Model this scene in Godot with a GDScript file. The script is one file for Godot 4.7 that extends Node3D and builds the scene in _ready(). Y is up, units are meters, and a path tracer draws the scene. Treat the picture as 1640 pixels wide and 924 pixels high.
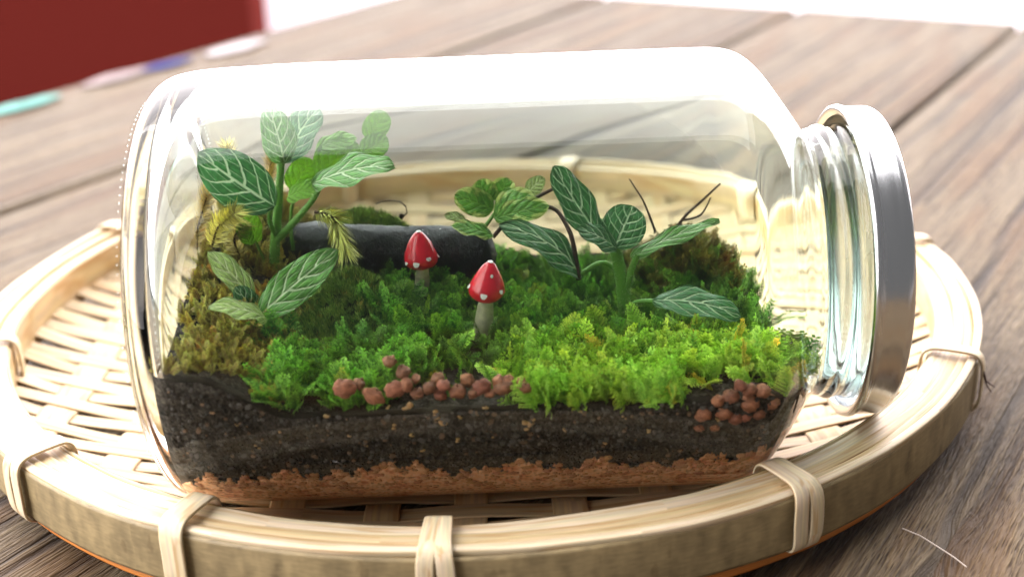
extends Node3D
# A glass jar terrarium lying in a bamboo tray on a weathered table.
# Lengths in the shape code are centimetres measured from the jar's middle; put() turns them into metres.

const OFF := Vector3(0, 76.95, 0)            # the table top stands 75 cm above the floor
const CAM := Vector3(0.0026, 14.618, 28.933)
const PITCH := 0.38396
const ROLL := 0.03929
const FOCAL := 2148.0
const AXY := 3.3                             # height of the jar's axis
const TABLE_Y := -1.95
const BASKET := Vector3(-1.109, 0, -7.395)
const RB := 14.07

var rng := RandomNumberGenerator.new()
var noise := FastNoiseLite.new()
var M := {}
var used := {}

# ------------------------------------------------------------------ helpers

class MB:
	var v := PackedVector3Array()
	var n := PackedVector3Array()
	var uv := PackedVector2Array()
	var c := PackedColorArray()
	var idx := PackedInt32Array()
	var col := Color(1, 1, 1)

	func tri(a: Vector3, b: Vector3, d: Vector3) -> void:
		var k := v.size()
		var nn := (b - a).cross(d - a).normalized()
		for p in [a, b, d]:
			v.append(p); n.append(nn); uv.append(Vector2(0.5, 0.5)); c.append(col)
		idx.append_array(PackedInt32Array([k, k + 2, k + 1]))

	# P: points, i along u (nu of them) and j along v (nv of them), P[i * nv + j]
	func grid(P: PackedVector3Array, nu: int, nv: int, cu := false, cv := false, orient := true, us := 1.0, vs := 1.0, cols := PackedColorArray(), uo := 0.0, vo := 0.0) -> void:
		var k := v.size()
		var N := PackedVector3Array()
		N.resize(nu * nv)
		var mid := Vector3()
		for p in P: mid += p
		mid /= P.size()
		var sum := 0.0
		for i in nu:
			var i0 := i - 1
			var i1 := i + 1
			if cu:
				i0 = (i + nu - 1) % nu; i1 = (i + 1) % nu
				if P[0].is_equal_approx(P[(nu - 1) * nv]) :
					if i == 0: i0 = nu - 2
					if i == nu - 1: i1 = 1
			else:
				i0 = maxi(i0, 0); i1 = mini(i1, nu - 1)
			for j in nv:
				var j0 := j - 1
				var j1 := j + 1
				if cv:
					j0 = nv - 2 if j == 0 else j - 1
					j1 = 1 if j == nv - 1 else j + 1
				else:
					j0 = maxi(j0, 0); j1 = mini(j1, nv - 1)
				var du := P[i1 * nv + j] - P[i0 * nv + j]
				var dv := P[i * nv + j1] - P[i * nv + j0]
				var q := du.cross(dv)
				if q.length_squared() < 1e-16:
					q = P[i * nv + j] - mid
					if orient == false: q = Vector3.UP
				q = q.normalized()
				N[i * nv + j] = q
				sum += (P[i * nv + j] - mid).dot(q)
		var flip := orient and sum < 0.0
		for i in nu:
			for j in nv:
				v.append(P[i * nv + j])
				n.append(-N[i * nv + j] if flip and (N[i * nv + j].dot(P[i * nv + j] - mid) < 0.0 or true) else N[i * nv + j])
				uv.append(Vector2(uo + us * i / maxf(1, nu - 1), vo + vs * j / maxf(1, nv - 1)))
				c.append(cols[i * nv + j] if cols.size() else col)
		for i in nu - 1:
			for j in nv - 1:
				var a := k + i * nv + j
				var b := a + nv
				if flip:
					idx.append_array(PackedInt32Array([a, b, a + 1, b, b + 1, a + 1]))
				else:
					idx.append_array(PackedInt32Array([a, a + 1, b, b, a + 1, b + 1]))

	# a tube along a path with a radius at each point, ends closed
	func tube(path: PackedVector3Array, rad: PackedFloat32Array, sides := 7, us := 1.0) -> void:
		var P := PackedVector3Array()
		var m := path.size()
		var side := Vector3()
		for i in m:
			var t := (path[mini(i + 1, m - 1)] - path[maxi(i - 1, 0)]).normalized()
			if i == 0:
				side = t.cross(Vector3(0.31, 0.17, 0.93)).normalized()
			side = (side - t * side.dot(t)).normalized()
			var up := t.cross(side)
			for j in sides + 1:
				var a := TAU * j / sides
				P.append(path[i] + (side * cos(a) + up * sin(a)) * rad[i])
		var Q := PackedVector3Array()
		for j in sides + 1: Q.append(path[0])
		Q.append_array(P)
		for j in sides + 1: Q.append(path[m - 1])
		grid_tube(Q, m + 2, sides + 1, us)

	func grid_tube(P: PackedVector3Array, nu: int, nv: int, us: float) -> void:
		var k := v.size()
		for i in nu:
			var mid := Vector3()
			for j in nv - 1: mid += P[i * nv + j]
			mid /= nv - 1
			var ax := (P[mini(i + 1, nu - 1) * nv] - P[maxi(i - 1, 0) * nv]).normalized()
			for j in nv:
				var q := P[i * nv + j] - mid
				if q.length_squared() < 1e-12: q = ax * (-1.0 if i == 0 else 1.0)
				v.append(P[i * nv + j]); n.append(q.normalized()); c.append(col)
				uv.append(Vector2(us * i / (nu - 1.0), float(j) / (nv - 1)))
		# the sides turn the same way for every tube, so that the outside faces out
		for i in nu - 1:
			for j in nv - 1:
				var a := k + i * nv + j
				var b := a + nv
				idx.append_array(PackedInt32Array([a, b, a + 1, b, b + 1, a + 1]))
		# check one face and turn all if needed
		var a0 := k + 1 * nv
		var fn := (v[a0 + 1] - v[a0]).cross(v[a0 + nv] - v[a0])
		if fn.dot(n[a0] + n[a0 + 1]) < 0.0:
			var s := idx.size() - 6 * (nu - 1) * (nv - 1)
			for t in range(s, idx.size(), 3):
				var w := idx[t + 1]; idx[t + 1] = idx[t + 2]; idx[t + 2] = w

	func ellipsoid(at: Vector3, ax: Vector3, ay: Vector3, az: Vector3, nu := 10, nv := 14, wob := 0.0, fn: FastNoiseLite = null, fs := 1.0) -> void:
		var P := PackedVector3Array()
		for i in nu + 1:
			var th := PI * i / nu
			for j in nv + 1:
				var ph := TAU * (j % nv) / nv
				var d := Vector3(sin(th) * cos(ph), cos(th), sin(th) * sin(ph))
				var r := 1.0
				if fn: r += wob * fn.get_noise_3d(d.x * fs + at.x * 7.0, d.y * fs + at.y * 7.0, d.z * fs + at.z * 7.0)
				P.append(at + (ax * d.x + ay * d.y + az * d.z) * r)
		grid(P, nu + 1, nv + 1, false, true)

	# surface of revolution about the x axis through (0, y, 0): profile (s, r)
	func lathe_x(prof: PackedVector2Array, y: float, seg := 96, us := 1.0, vs := 1.0) -> void:
		var P := PackedVector3Array()
		for i in prof.size():
			for j in seg + 1:
				var a := TAU * (j % seg) / seg
				P.append(Vector3(prof[i].x, y + prof[i].y * cos(a), prof[i].y * sin(a)))
		grid(P, prof.size(), seg + 1, false, true, true, us, vs)

	func lathe(prof: PackedVector2Array, at: Vector3, up: Vector3, seg := 32, us := 1.0) -> void:
		var sx := up.cross(Vector3(0.2, 0.1, 0.97)).normalized()
		var sz := up.cross(sx)
		var P := PackedVector3Array()
		for i in prof.size():
			for j in seg + 1:
				var a := TAU * (j % seg) / seg
				P.append(at + up * prof[i].y + (sx * cos(a) + sz * sin(a)) * prof[i].x)
		grid(P, prof.size(), seg + 1, false, true, true, us)

	# a flat strip with thickness: centre line, a side vector and an up vector at each point
	func strip(path: PackedVector3Array, side: PackedVector3Array, up: PackedVector3Array, half: float, thick: float, us := 1.0, vs := 1.0, uo := 0.0, vo := 0.0, loop := false) -> void:
		var P := PackedVector3Array()
		var ring := [Vector2(-1, -1), Vector2(-1, 0.55), Vector2(-0.86, 1), Vector2(0, 1.12), Vector2(0.86, 1), Vector2(1, 0.55), Vector2(1, -1), Vector2(-1, -1)]
		var m := path.size()
		for i in m:
			for r in ring:
				P.append(path[i] + side[i] * (half * r.x) + up[i] * (thick * 0.5 * r.y))
		grid(P, m, 8, loop, true, true, us, vs, PackedColorArray(), uo, vo)
		if not loop:
			for e in [0, m - 1]:
				var k := v.size()
				for r in 7:
					v.append(P[e * 8 + r]); uv.append(Vector2(uo, vo)); c.append(col)
					n.append((path[e] - path[1 if e == 0 else m - 2]).normalized())
				for r in range(1, 6):
					idx.append_array(PackedInt32Array([k, k + r, k + r + 1]))

	func mesh(pivot: Vector3) -> ArrayMesh:
		var w := PackedVector3Array()
		w.resize(v.size())
		for i in v.size(): w[i] = (v[i] - pivot) * 0.01
		var A := []
		A.resize(Mesh.ARRAY_MAX)
		A[Mesh.ARRAY_VERTEX] = w
		A[Mesh.ARRAY_NORMAL] = n
		A[Mesh.ARRAY_TEX_UV] = uv
		A[Mesh.ARRAY_COLOR] = c
		A[Mesh.ARRAY_INDEX] = idx
		var am := ArrayMesh.new()
		am.add_surface_from_arrays(Mesh.PRIMITIVE_TRIANGLES, A)
		return am

func put(p: Vector3) -> Vector3:
	return (p + OFF) * 0.01

# the point at depth z (cm) seen at a pixel of the photograph
func at(px: float, py: float, z: float) -> Vector3:
	var d := ray(px, py)
	return CAM + d * ((z - CAM.z) / d.z)

func ray(px: float, py: float) -> Vector3:
	var u := px - 820.0
	var w := 462.0 - py
	var a := u * cos(ROLL) + w * sin(ROLL)
	var b := -u * sin(ROLL) + w * cos(ROLL)
	return Vector3(a / FOCAL, cos(PITCH) * b / FOCAL - sin(PITCH), -sin(PITCH) * b / FOCAL - cos(PITCH))

# where the sight line meets the soil's curved face behind the glass
func on_glass(px: float, py: float, r: float) -> Vector3:
	var d := ray(px, py).normalized()
	var p := on_cylinder(CAM, d, 5.0)
	var nn := Vector3(0, p.y - AXY, p.z).normalized()
	var eta := 1.0 / 1.32
	var ci := -d.dot(nn)
	var k := 1.0 - eta * eta * (1.0 - ci * ci)
	return on_cylinder(p, d * eta + nn * (eta * ci - sqrt(k)), r)

func on_cylinder(from: Vector3, d: Vector3, r: float) -> Vector3:
	var o := from - Vector3(0, AXY, 0)
	var A := d.y * d.y + d.z * d.z
	var B := 2.0 * (o.y * d.y + o.z * d.z)
	var C := o.y * o.y + o.z * o.z - r * r
	var disc := maxf(B * B - 4.0 * A * C, 0.0)
	return from + d * ((-B - sqrt(disc)) / (2.0 * A))

func numbered(called: String) -> String:
	var k: int = used.get(called, 0)
	used[called] = k + 1
	return called if k == 0 else "%s_%03d" % [called, k]

func tag(o: Node, label: String, category: String, group := "", kind := "") -> Node:
	o.set_meta("label", label)
	if category: o.set_meta("category", category)
	if group: o.set_meta("group", group)
	if kind: o.set_meta("kind", kind)
	return o

func thing(called: String, label: String, category: String, pivot: Vector3, group := "", kind := "") -> Node3D:
	var o := Node3D.new()
	o.name = numbered(called)
	add_child(o)
	o.position = put(pivot)
	o.set_meta("pivot", pivot)
	tag(o, label, category, group, kind)
	return o

func part(called: String, b: MB, m: Material, parent: Node3D, kind := "") -> MeshInstance3D:
	var o := MeshInstance3D.new()
	o.name = called
	o.mesh = b.mesh(parent.get_meta("pivot"))
	o.material_override = m
	parent.add_child(o, true)
	o.set_meta("pivot", parent.get_meta("pivot"))
	if kind: o.set_meta("kind", kind)
	return o

func whole(called: String, b: MB, m: Material, pivot: Vector3, label: String, category: String, group := "", kind := "") -> MeshInstance3D:
	var o := MeshInstance3D.new()
	o.name = numbered(called)
	o.mesh = b.mesh(pivot)
	o.material_override = m
	o.position = put(pivot)
	o.set_meta("pivot", pivot)
	add_child(o)
	tag(o, label, category, group, kind)
	return o

func rf(a: float, b: float) -> float:
	return rng.randf_range(a, b)

func nz(x: float, y: float, z := 0.0) -> float:
	return noise.get_noise_3d(x, y, z)

func picture(w: int, h: int, f: Callable) -> ImageTexture:
	var bytes := PackedByteArray()
	bytes.resize(w * h * 3)
	var k := 0
	for y in h:
		for x in w:
			var c: Color = f.call((x + 0.5) / w, (y + 0.5) / h)
			bytes[k] = clampi(int(c.r * 255.0), 0, 255)
			bytes[k + 1] = clampi(int(c.g * 255.0), 0, 255)
			bytes[k + 2] = clampi(int(c.b * 255.0), 0, 255)
			k += 3
	return ImageTexture.create_from_image(Image.create_from_data(w, h, false, Image.FORMAT_RGB8, bytes))

func mat(called: String, c: Color, rough := 0.7, tex: Texture2D = null, bump: Texture2D = null, relief := 0.0) -> StandardMaterial3D:
	var m := StandardMaterial3D.new()
	m.resource_name = called
	m.albedo_color = c
	m.roughness = rough
	if tex: m.albedo_texture = tex
	if bump:
		m.heightmap_enabled = true
		m.heightmap_texture = bump
		m.heightmap_scale = relief
	m.vertex_color_use_as_albedo = true
	M[called] = m
	return m

# ------------------------------------------------------------------ the scene

func _ready() -> void:
	rng.seed = 20240611
	noise.seed = 7
	noise.noise_type = FastNoiseLite.TYPE_SIMPLEX
	noise.frequency = 1.0
	noise.fractal_type = FastNoiseLite.FRACTAL_FBM
	noise.fractal_octaves = 3
	camera_and_light()
	materials()
	room()
	table()
	basket()
	jar()
	ground()
	pebbles()
	log_piece()
	mushrooms()
	left_plants()
	ivy()
	right_plant()
	mosses()
	small_things()

func camera_and_light() -> void:
	var cam := Camera3D.new()
	cam.name = "camera"
	var lens := CameraAttributesPhysical.new()
	lens.frustum_focal_length = 12.0 / (462.0 / FOCAL)
	lens.frustum_focus_distance = 0.298
	lens.frustum_near = 0.02
	lens.frustum_far = 60.0
	lens.exposure_aperture = 12.5
	cam.fov = rad_to_deg(2.0 * atan(462.0 / FOCAL))
	cam.near = 0.02
	cam.far = 60.0
	cam.attributes = lens
	add_child(cam)
	cam.position = put(CAM)
	var right := Vector3(1, 0, 0)
	var up := Vector3(0, cos(PITCH), -sin(PITCH))
	var back := Vector3(0, sin(PITCH), cos(PITCH))
	cam.basis = Basis(right * cos(ROLL) - up * sin(ROLL), right * sin(ROLL) + up * cos(ROLL), back)
	cam.current = true
	var env := Environment.new()
	env.background_mode = Environment.BG_COLOR
	env.background_color = Color(0.46, 0.455, 0.455)
	env.tonemap_mode = Environment.TONE_MAPPER_LINEAR
	env.tonemap_exposure = 1.1
	env.volumetric_fog_enabled = true        # only so that the mist in the jar is drawn
	env.volumetric_fog_density = 0.0
	env.sdfgi_enabled = true
	env.ssao_enabled = true
	env.ssil_enabled = true
	var we := WorldEnvironment.new()
	we.name = "environment"
	we.environment = env
	add_child(we)
	# daylight through the tall window behind the table and the window on its left
	area("window_daylight", Vector3(8, 215, -256), Vector3(0, 0, 1), Vector2(670, 570), Color(1.0, 0.975, 0.975), 1.6)
	area("side_window_daylight", Vector3(-236, 200, 40), Vector3(1, -0.2, 0), Vector2(480, 440), Color(1.0, 0.975, 0.965), 2.0)
	area("skylight_daylight", Vector3(-40, 330, -125), Vector3(0, -1, -0.001), Vector2(520, 260), Color(1.0, 0.98, 0.98), 1.35)

func area(called: String, c: Vector3, facing: Vector3, size: Vector2, tint: Color, energy: float) -> void:
	var l := AreaLight3D.new()
	l.name = called
	l.area_size = size * 0.01
	l.area_normalize_energy = false
	l.light_color = tint
	l.light_energy = energy
	l.shadow_enabled = true
	l.set("area_range", 20.0)
	add_child(l)
	l.position = put(c)
	l.basis = Basis.looking_at(facing, Vector3.UP)

func wood_at(u: float, v: float) -> Array:
	# u along the grain (one tile is 64 cm), v across (one tile is 10 cm)
	var a := u * 64.0
	var b := v * 10.0
	var wav := 0.2 * nz(a * 0.03, b * 0.12, 3.0)
	var bb := b + wav
	for k: Vector3 in [Vector3(13.0, 3.2, 0.3), Vector3(41.0, 6.6, 0.4), Vector3(54.0, 1.9, 0.22)]:
		var da := (a - k.x) / 3.2
		var db := b - k.y
		var d2 := (da * da + db * db) / (k.z * k.z)
		bb += signf(db) * k.z * 0.7 * exp(-d2)
	var rib := nz(a * 0.010, bb * 1.35, 11.0) + 0.15 * nz(a * 0.03, bb * 5.0, 13.0)
	var fine := nz(a * 0.2, bb * 9.0, 23.0)
	var hair := nz(a * 1.1, bb * 30.0, 31.0)
	var tone := nz(a * 0.06, bb * 0.45, 41.0)
	return [rib, fine, hair, tone]

func materials() -> void:
	# weathered boards: tone and the height of the grain
	var h := PackedFloat32Array()
	var wood := picture(1024, 512, func(u: float, v: float) -> Color:
		var e := 1.0
		var w := wood_at(u, v)
		# the tile closes on itself: cross-fade the last sixth with the start
		if v > 0.84:
			var w2 := wood_at(u, v - 1.0)
			e = (1.0 - v) / 0.16
			for k in 4: w[k] = w[k] * e + w2[k] * (1.0 - e)
		if u > 0.9:
			var w3 := wood_at(u - 1.0, v)
			e = (1.0 - u) / 0.1
			for k in 4: w[k] = w[k] * e + w3[k] * (1.0 - e)
		var rib: float = w[0]
		var fine: float = w[1]
		var hair: float = w[2]
		var g_: float = 0.52 + 0.5 * fine + 0.42 * hair - 0.25 * rib
		var groove := smoothstep(0.05, 0.4, rib) * 0.75
		var c := Color(0.27, 0.22, 0.18).lerp(Color(0.65, 0.60, 0.52), clampf(g_, 0.0, 1.0))
		c = c.lerp(Color(0.15, 0.12, 0.10), clampf(groove * 0.8 + smoothstep(0.25, 0.6, -hair) * 0.5, 0.0, 0.88))
		c = c.lerp(Color(0.50, 0.37, 0.25), clampf(w[3] * 0.9, 0.0, 0.4))
		c = c.lerp(Color(0.58, 0.55, 0.51), clampf(-w[3] * 0.9, 0.0, 0.4))
		h.append(clampf(0.6 - groove * 0.6 + 0.2 * fine + 0.25 * hair, 0.0, 1.0))
		return c)
	var hb := PackedByteArray()
	for x in h:
		var q := int(x * 255.0)
		hb.append(q); hb.append(q); hb.append(q)
	var wood_h := ImageTexture.create_from_image(Image.create_from_data(1024, 512, false, Image.FORMAT_RGB8, hb))
	mat("weathered_wood", Color(0.75, 0.715, 0.645), 0.64, wood, wood_h, 0.14).metallic_specular = 0.3

	# split bamboo: streaks along u
	var bam := picture(256, 256, func(u: float, v: float) -> Color:
		var s := nz(u * 1.5, v * 26.0, 5.0)
		var t := nz(u * 3.0, v * 5.0, 9.0)
		var l := 0.88 + 0.10 * s + 0.09 * t
		var stain := smoothstep(0.12, 0.55, nz(u * 2.2, v * 7.0, 33.0)) * 0.5
		return Color(l, l * (0.975 - 0.03 * t), l * (0.93 - 0.06 * s)).lerp(Color(0.74, 0.60, 0.44), stain))
	mat("bamboo", Color(0.89, 0.81, 0.65), 0.5, bam, bam, 0.012)
	mat("bamboo_pale", Color(0.95, 0.90, 0.80), 0.48, bam, bam, 0.01)
	mat("bamboo_strip", Color(0.89, 0.81, 0.66), 0.55, bam, bam, 0.014)
	var skin := picture(512, 128, func(u: float, v: float) -> Color:
		var t := nz(u * 24.0, v * 2.5, 2.0)
		var s := nz(u * 30.0, v * 40.0, 8.0)
		var spot := smoothstep(0.42, 0.7, nz(u * 26.0, v * 3.0, 21.0))
		var l := 0.80 + 0.14 * t + 0.08 * s
		return Color(l, l * 0.97, l * 0.9).lerp(Color(0.3, 0.25, 0.2), spot * 0.2))
	mat("bamboo_skin", Color(0.70, 0.64, 0.51), 0.5, skin, skin, 0.01)
	mat("bamboo_edge", Color(0.88, 0.56, 0.25), 0.45, bam)

	var glass := StandardMaterial3D.new()
	glass.resource_name = "clear_glass"
	glass.albedo_color = Color(0.952, 0.988, 0.974, 0.0)
	glass.roughness = 0.0
	glass.transparency = BaseMaterial3D.TRANSPARENCY_ALPHA
	glass.refraction_enabled = true
	glass.refraction_scale = 0.032
	M["clear_glass"] = glass
	var metal := mat("brushed_metal", Color(0.84, 0.85, 0.86), 0.22)
	metal.metallic = 1.0
	metal.roughness = 0.34
	metal.roughness_texture = picture(256, 128, func(u: float, v: float) -> Color:
		var l := 0.68 + 0.22 * nz(u * 40.0, v * 3.0, 1.0) + 0.25 * nz(u * 4.0, v * 5.0, 7.0)
		return Color(l, l, l))
	mat("red_paint", Color(0.295, 0.10, 0.085), 1.0).metallic_specular = 0.05
	mat("white_wall", Color(0.86, 0.84, 0.84), 0.8)
	var pane := mat("window_pane", Color(0.9, 0.88, 0.9), 0.6)
	pane.emission_enabled = true
	pane.emission = Color(0.97, 0.93, 0.97)
	pane.emission_energy_multiplier = 0.75

	# soil: fine crumbs
	var cell := FastNoiseLite.new()
	cell.noise_type = FastNoiseLite.TYPE_CELLULAR
	cell.frequency = 1.0
	cell.cellular_return_type = FastNoiseLite.RETURN_CELL_VALUE
	var crumb := picture(1024, 512, func(u: float, v: float) -> Color:
		var a := u * 15.0
		var b := v * 12.0
		var c1 := cell.get_noise_2d(a * 9.0 + nz(a * 6.0, b * 6.0) * 1.2, b * 9.0)
		var c2 := nz(a * 12.0, b * 12.0, 4.0)
		var big := nz(a * 0.9, b * 1.4, 14.0)
		var l := 0.22 + 0.08 * c1 + 0.16 * c2 + 0.06 * big
		var c := Color(l * 1.02, l * 0.93, l * 0.84)
		var fleck := cell.get_noise_2d(a * 6.0 + 50.0, b * 6.0 + nz(a * 4.0, b * 4.0, 2.0) * 2.0)
		if fleck > 0.93: c = c.lerp(Color(0.62, 0.48, 0.32), 0.55 + 0.4 * c2)
		return c)
	mat("soil", Color(1, 1, 1), 0.9, crumb, crumb, 0.12).metallic_specular = 0.15
	var clay := picture(512, 256, func(u: float, v: float) -> Color:
		var a := u * 15.0
		var b := v * 8.0
		var t := nz(a * 1.6, b * 3.2, 6.0)
		var s := nz(a * 8.0, b * 10.0, 16.0)
		var c := Color(1.0, 0.68, 0.45).lerp(Color(0.94, 0.70, 0.50), clampf(0.5 + t, 0.0, 1.0))
		c = c.lerp(Color(0.74, 0.36, 0.22), clampf(-t * 1.5 - 0.1, 0.0, 0.6))
		c = c.lerp(Color(0.99, 0.84, 0.70), clampf(s * 1.2, 0.0, 0.6))
		return c.lerp(Color(0.35, 0.22, 0.15), clampf(-s * 1.4 - 0.3, 0.0, 0.6)))
	mat("clay", Color(1, 1, 1), 0.8, clay, clay, 0.05)
	var peb := picture(128, 128, func(u: float, v: float) -> Color:
		var t := nz(u * 5.0, v * 5.0, 3.0)
		var s := nz(u * 30.0, v * 30.0, 13.0)
		var l := 0.85 + 0.22 * t + 0.18 * s
		return Color(l, l * 0.97, l * 0.95))
	mat("pebble", Color(0.76, 0.50, 0.37), 0.6, peb, peb, 0.03)
	mat("grit", Color(0.80, 0.66, 0.46), 0.8)

	var bark := picture(512, 256, func(u: float, v: float) -> Color:
		var t := nz(u * 9.0, v * 14.0, 7.0)
		var s := nz(u * 30.0, v * 60.0, 17.0)
		var l := 0.11 + 0.06 * t + 0.04 * s
		return Color(l, l * 1.02, l * 1.1))
	mat("wet_wood", Color(1, 1, 1), 0.5, bark, bark, 0.14).metallic_specular = 0.35
	var drop := StandardMaterial3D.new()
	drop.resource_name = "water"
	drop.albedo_color = Color(1, 1, 1, 0)
	drop.transparency = BaseMaterial3D.TRANSPARENCY_ALPHA
	drop.roughness = 0.0
	drop.refraction_enabled = true
	drop.refraction_scale = 0.033
	M["water"] = drop
	var red := mat("red_gloss", Color(0.92, 0.10, 0.20), 0.28)
	red.clearcoat_enabled = true
	red.clearcoat = 0.7
	red.clearcoat_roughness = 0.1
	mat("white_gloss", Color(0.90, 0.88, 0.86), 0.35)
	var stalk := picture(64, 64, func(u: float, v: float) -> Color:
		var l := 0.88 + 0.16 * nz(u * 6.0, v * 3.0, 1.0)
		return Color(l, l, l))
	mat("stalk", Color(0.84, 0.80, 0.66), 0.6, stalk)

	leaf_material("leaf_dark", Color(0.25, 0.48, 0.25), Color(0.80, 0.87, 0.71), 0.88, false)
	leaf_material("leaf_light", Color(0.40, 0.62, 0.27), Color(0.88, 0.93, 0.78), 0.85, false)
	leaf_material("leaf_pale", Color(0.62, 0.72, 0.38), Color(0.88, 0.90, 0.70), 0.8, false)
	leaf_material("leaf_plain", Color(0.48, 0.72, 0.12), Color(0.64, 0.80, 0.28), 0.35, false)
	leaf_material("leaf_ivy", Color(0.36, 0.60, 0.17), Color(0.76, 0.80, 0.44), 0.3, true)
	mat("stem_green", Color(0.40, 0.60, 0.22), 0.55)
	mat("hair", Color(0.80, 0.84, 0.66), 0.6)
	mat("twig", Color(0.26, 0.155, 0.105), 0.75)
	var moss := mat("moss", Color(1, 1, 1), 0.6)
	moss.backlight_enabled = true
	moss.backlight = Color(0.45, 0.45, 0.45)
	mat("thread", Color(0.75, 0.70, 0.66), 0.7)
	mat("paper", Color(1, 1, 1), 1.0).metallic_specular = 0.1

func leaf_material(called: String, base: Color, vein: Color, strength: float, edge: bool) -> void:
	var h := PackedByteArray()
	var t := picture(256, 160, func(u: float, v: float) -> Color:
		var y := absf(v - 0.5) * 2.0
		var half := 0.0 if v < 0.5 else 0.37
		# side veins leave the midrib and curve towards the tip
		var q := u - 0.34 * pow(y, 1.35) + 0.02 * nz(u * 5.0, v * 5.0, 2.0)
		var sp := 0.205
		var k := (q + half * sp) / sp
		var f := absf(k - roundf(k)) * sp
		var wid := lerpf(0.024, 0.012, y)
		var vn := 1.0 - smoothstep(wid * 0.55, wid * 1.25, f)
		var mid := 1.0 - smoothstep(0.045, 0.10, y * lerpf(1.0, 1.8, u))
		# the small net between the side veins
		var cell := floorf(k)
		var ry := y * 3.4 + 3.7 * sin(cell * 12.9 + half * 7.0)
		var g := absf(ry - roundf(ry)) / 3.4
		var net := (1.0 - smoothstep(0.012, 0.034, g)) * 0.55
		var on := clampf(maxf(maxf(vn, mid), net) * strength, 0.0, 1.0)
		var c := base * (1.0 + 0.22 * nz(u * 9.0, v * 9.0, 5.0))
		c.a = 1.0
		if edge:
			var rim := smoothstep(0.58, 0.86, y + 0.55 * nz(u * 4.0, v * 4.0, 8.0) + maxf(0.0, u - 0.75))
			c = c.lerp(Color(0.82, 0.85, 0.48), rim * 0.85)
		c = c.lerp(vein, on)
		var hv := int(clampf(0.6 - 0.45 * on + 0.2 * f / sp, 0.0, 1.0) * 255.0)
		h.append(hv); h.append(hv); h.append(hv)
		return c)
	var ht := ImageTexture.create_from_image(Image.create_from_data(256, 160, false, Image.FORMAT_RGB8, h))
	var m := mat(called, Color(1, 1, 1), 0.45, t, ht, 0.2)
	m.backlight_enabled = true
	m.backlight = Color(0.7, 0.7, 0.7)

# ------------------------------------------------------------------ the place

func slab(b: MB, lo: Vector3, hi: Vector3, ch := 0.0) -> void:
	# a box with chamfered top and bottom edges, flat faces
	var c := Vector3(ch, ch, ch)
	var X := [lo.x, hi.x]
	var Y := [lo.y, hi.y]
	var Z := [lo.z, hi.z]
	for f in [[0, 1, 2], [1, 2, 0], [2, 0, 1]]:
		for s in [0, 1]:
			var p := []
			for q in [[0, 0], [1, 0], [1, 1], [0, 1]]:
				var w := Vector3()
				w[f[0]] = [X, Y, Z][f[0]][s]
				w[f[1]] = [lo[f[1]], hi[f[1]]][q[0]]
				w[f[2]] = [lo[f[2]], hi[f[2]]][q[1]]
				p.append(w)
			if s == 0: p.reverse()
			b.tri(p[0], p[1], p[2])
			b.tri(p[0], p[2], p[3])

func room() -> void:
	var b := MB.new()
	slab(b, Vector3(-700, -80.95, -700), Vector3(700, -76.95, 500))
	whole("floor", b, M.white_wall, Vector3(0, -76.95, 0), "pale floor beyond the table", "", "", "structure")
	var w := thing("window", "tall bright white window behind the table", "window", Vector3(8, -76.9, -262))
	b = MB.new()
	slab(b, Vector3(-330, -70, -262), Vector3(345, 500, -260))
	part("pane", b, M.window_pane, w)
	b = MB.new()
	for x in [-333.0, 345.0]: slab(b, Vector3(x, -76.9, -264), Vector3(x + 3.0, 503, -257))
	slab(b, Vector3(-330, -76.9, -264), Vector3(345, -70.2, -257.5))
	slab(b, Vector3(-330, 500.2, -264), Vector3(345, 503, -257.5))
	part("frame", b, M.white_wall, w)
	b = MB.new()
	slab(b, Vector3(-420, -76.9, -254), Vector3(-49, -14, -236))
	whole("red_wall", b, M.red_paint, Vector3(-230, -76.9, -258), "low dark red wall in front of the bright window", "wall")

func table_uv(b: MB, c0: Vector2) -> void:
	pass

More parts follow.
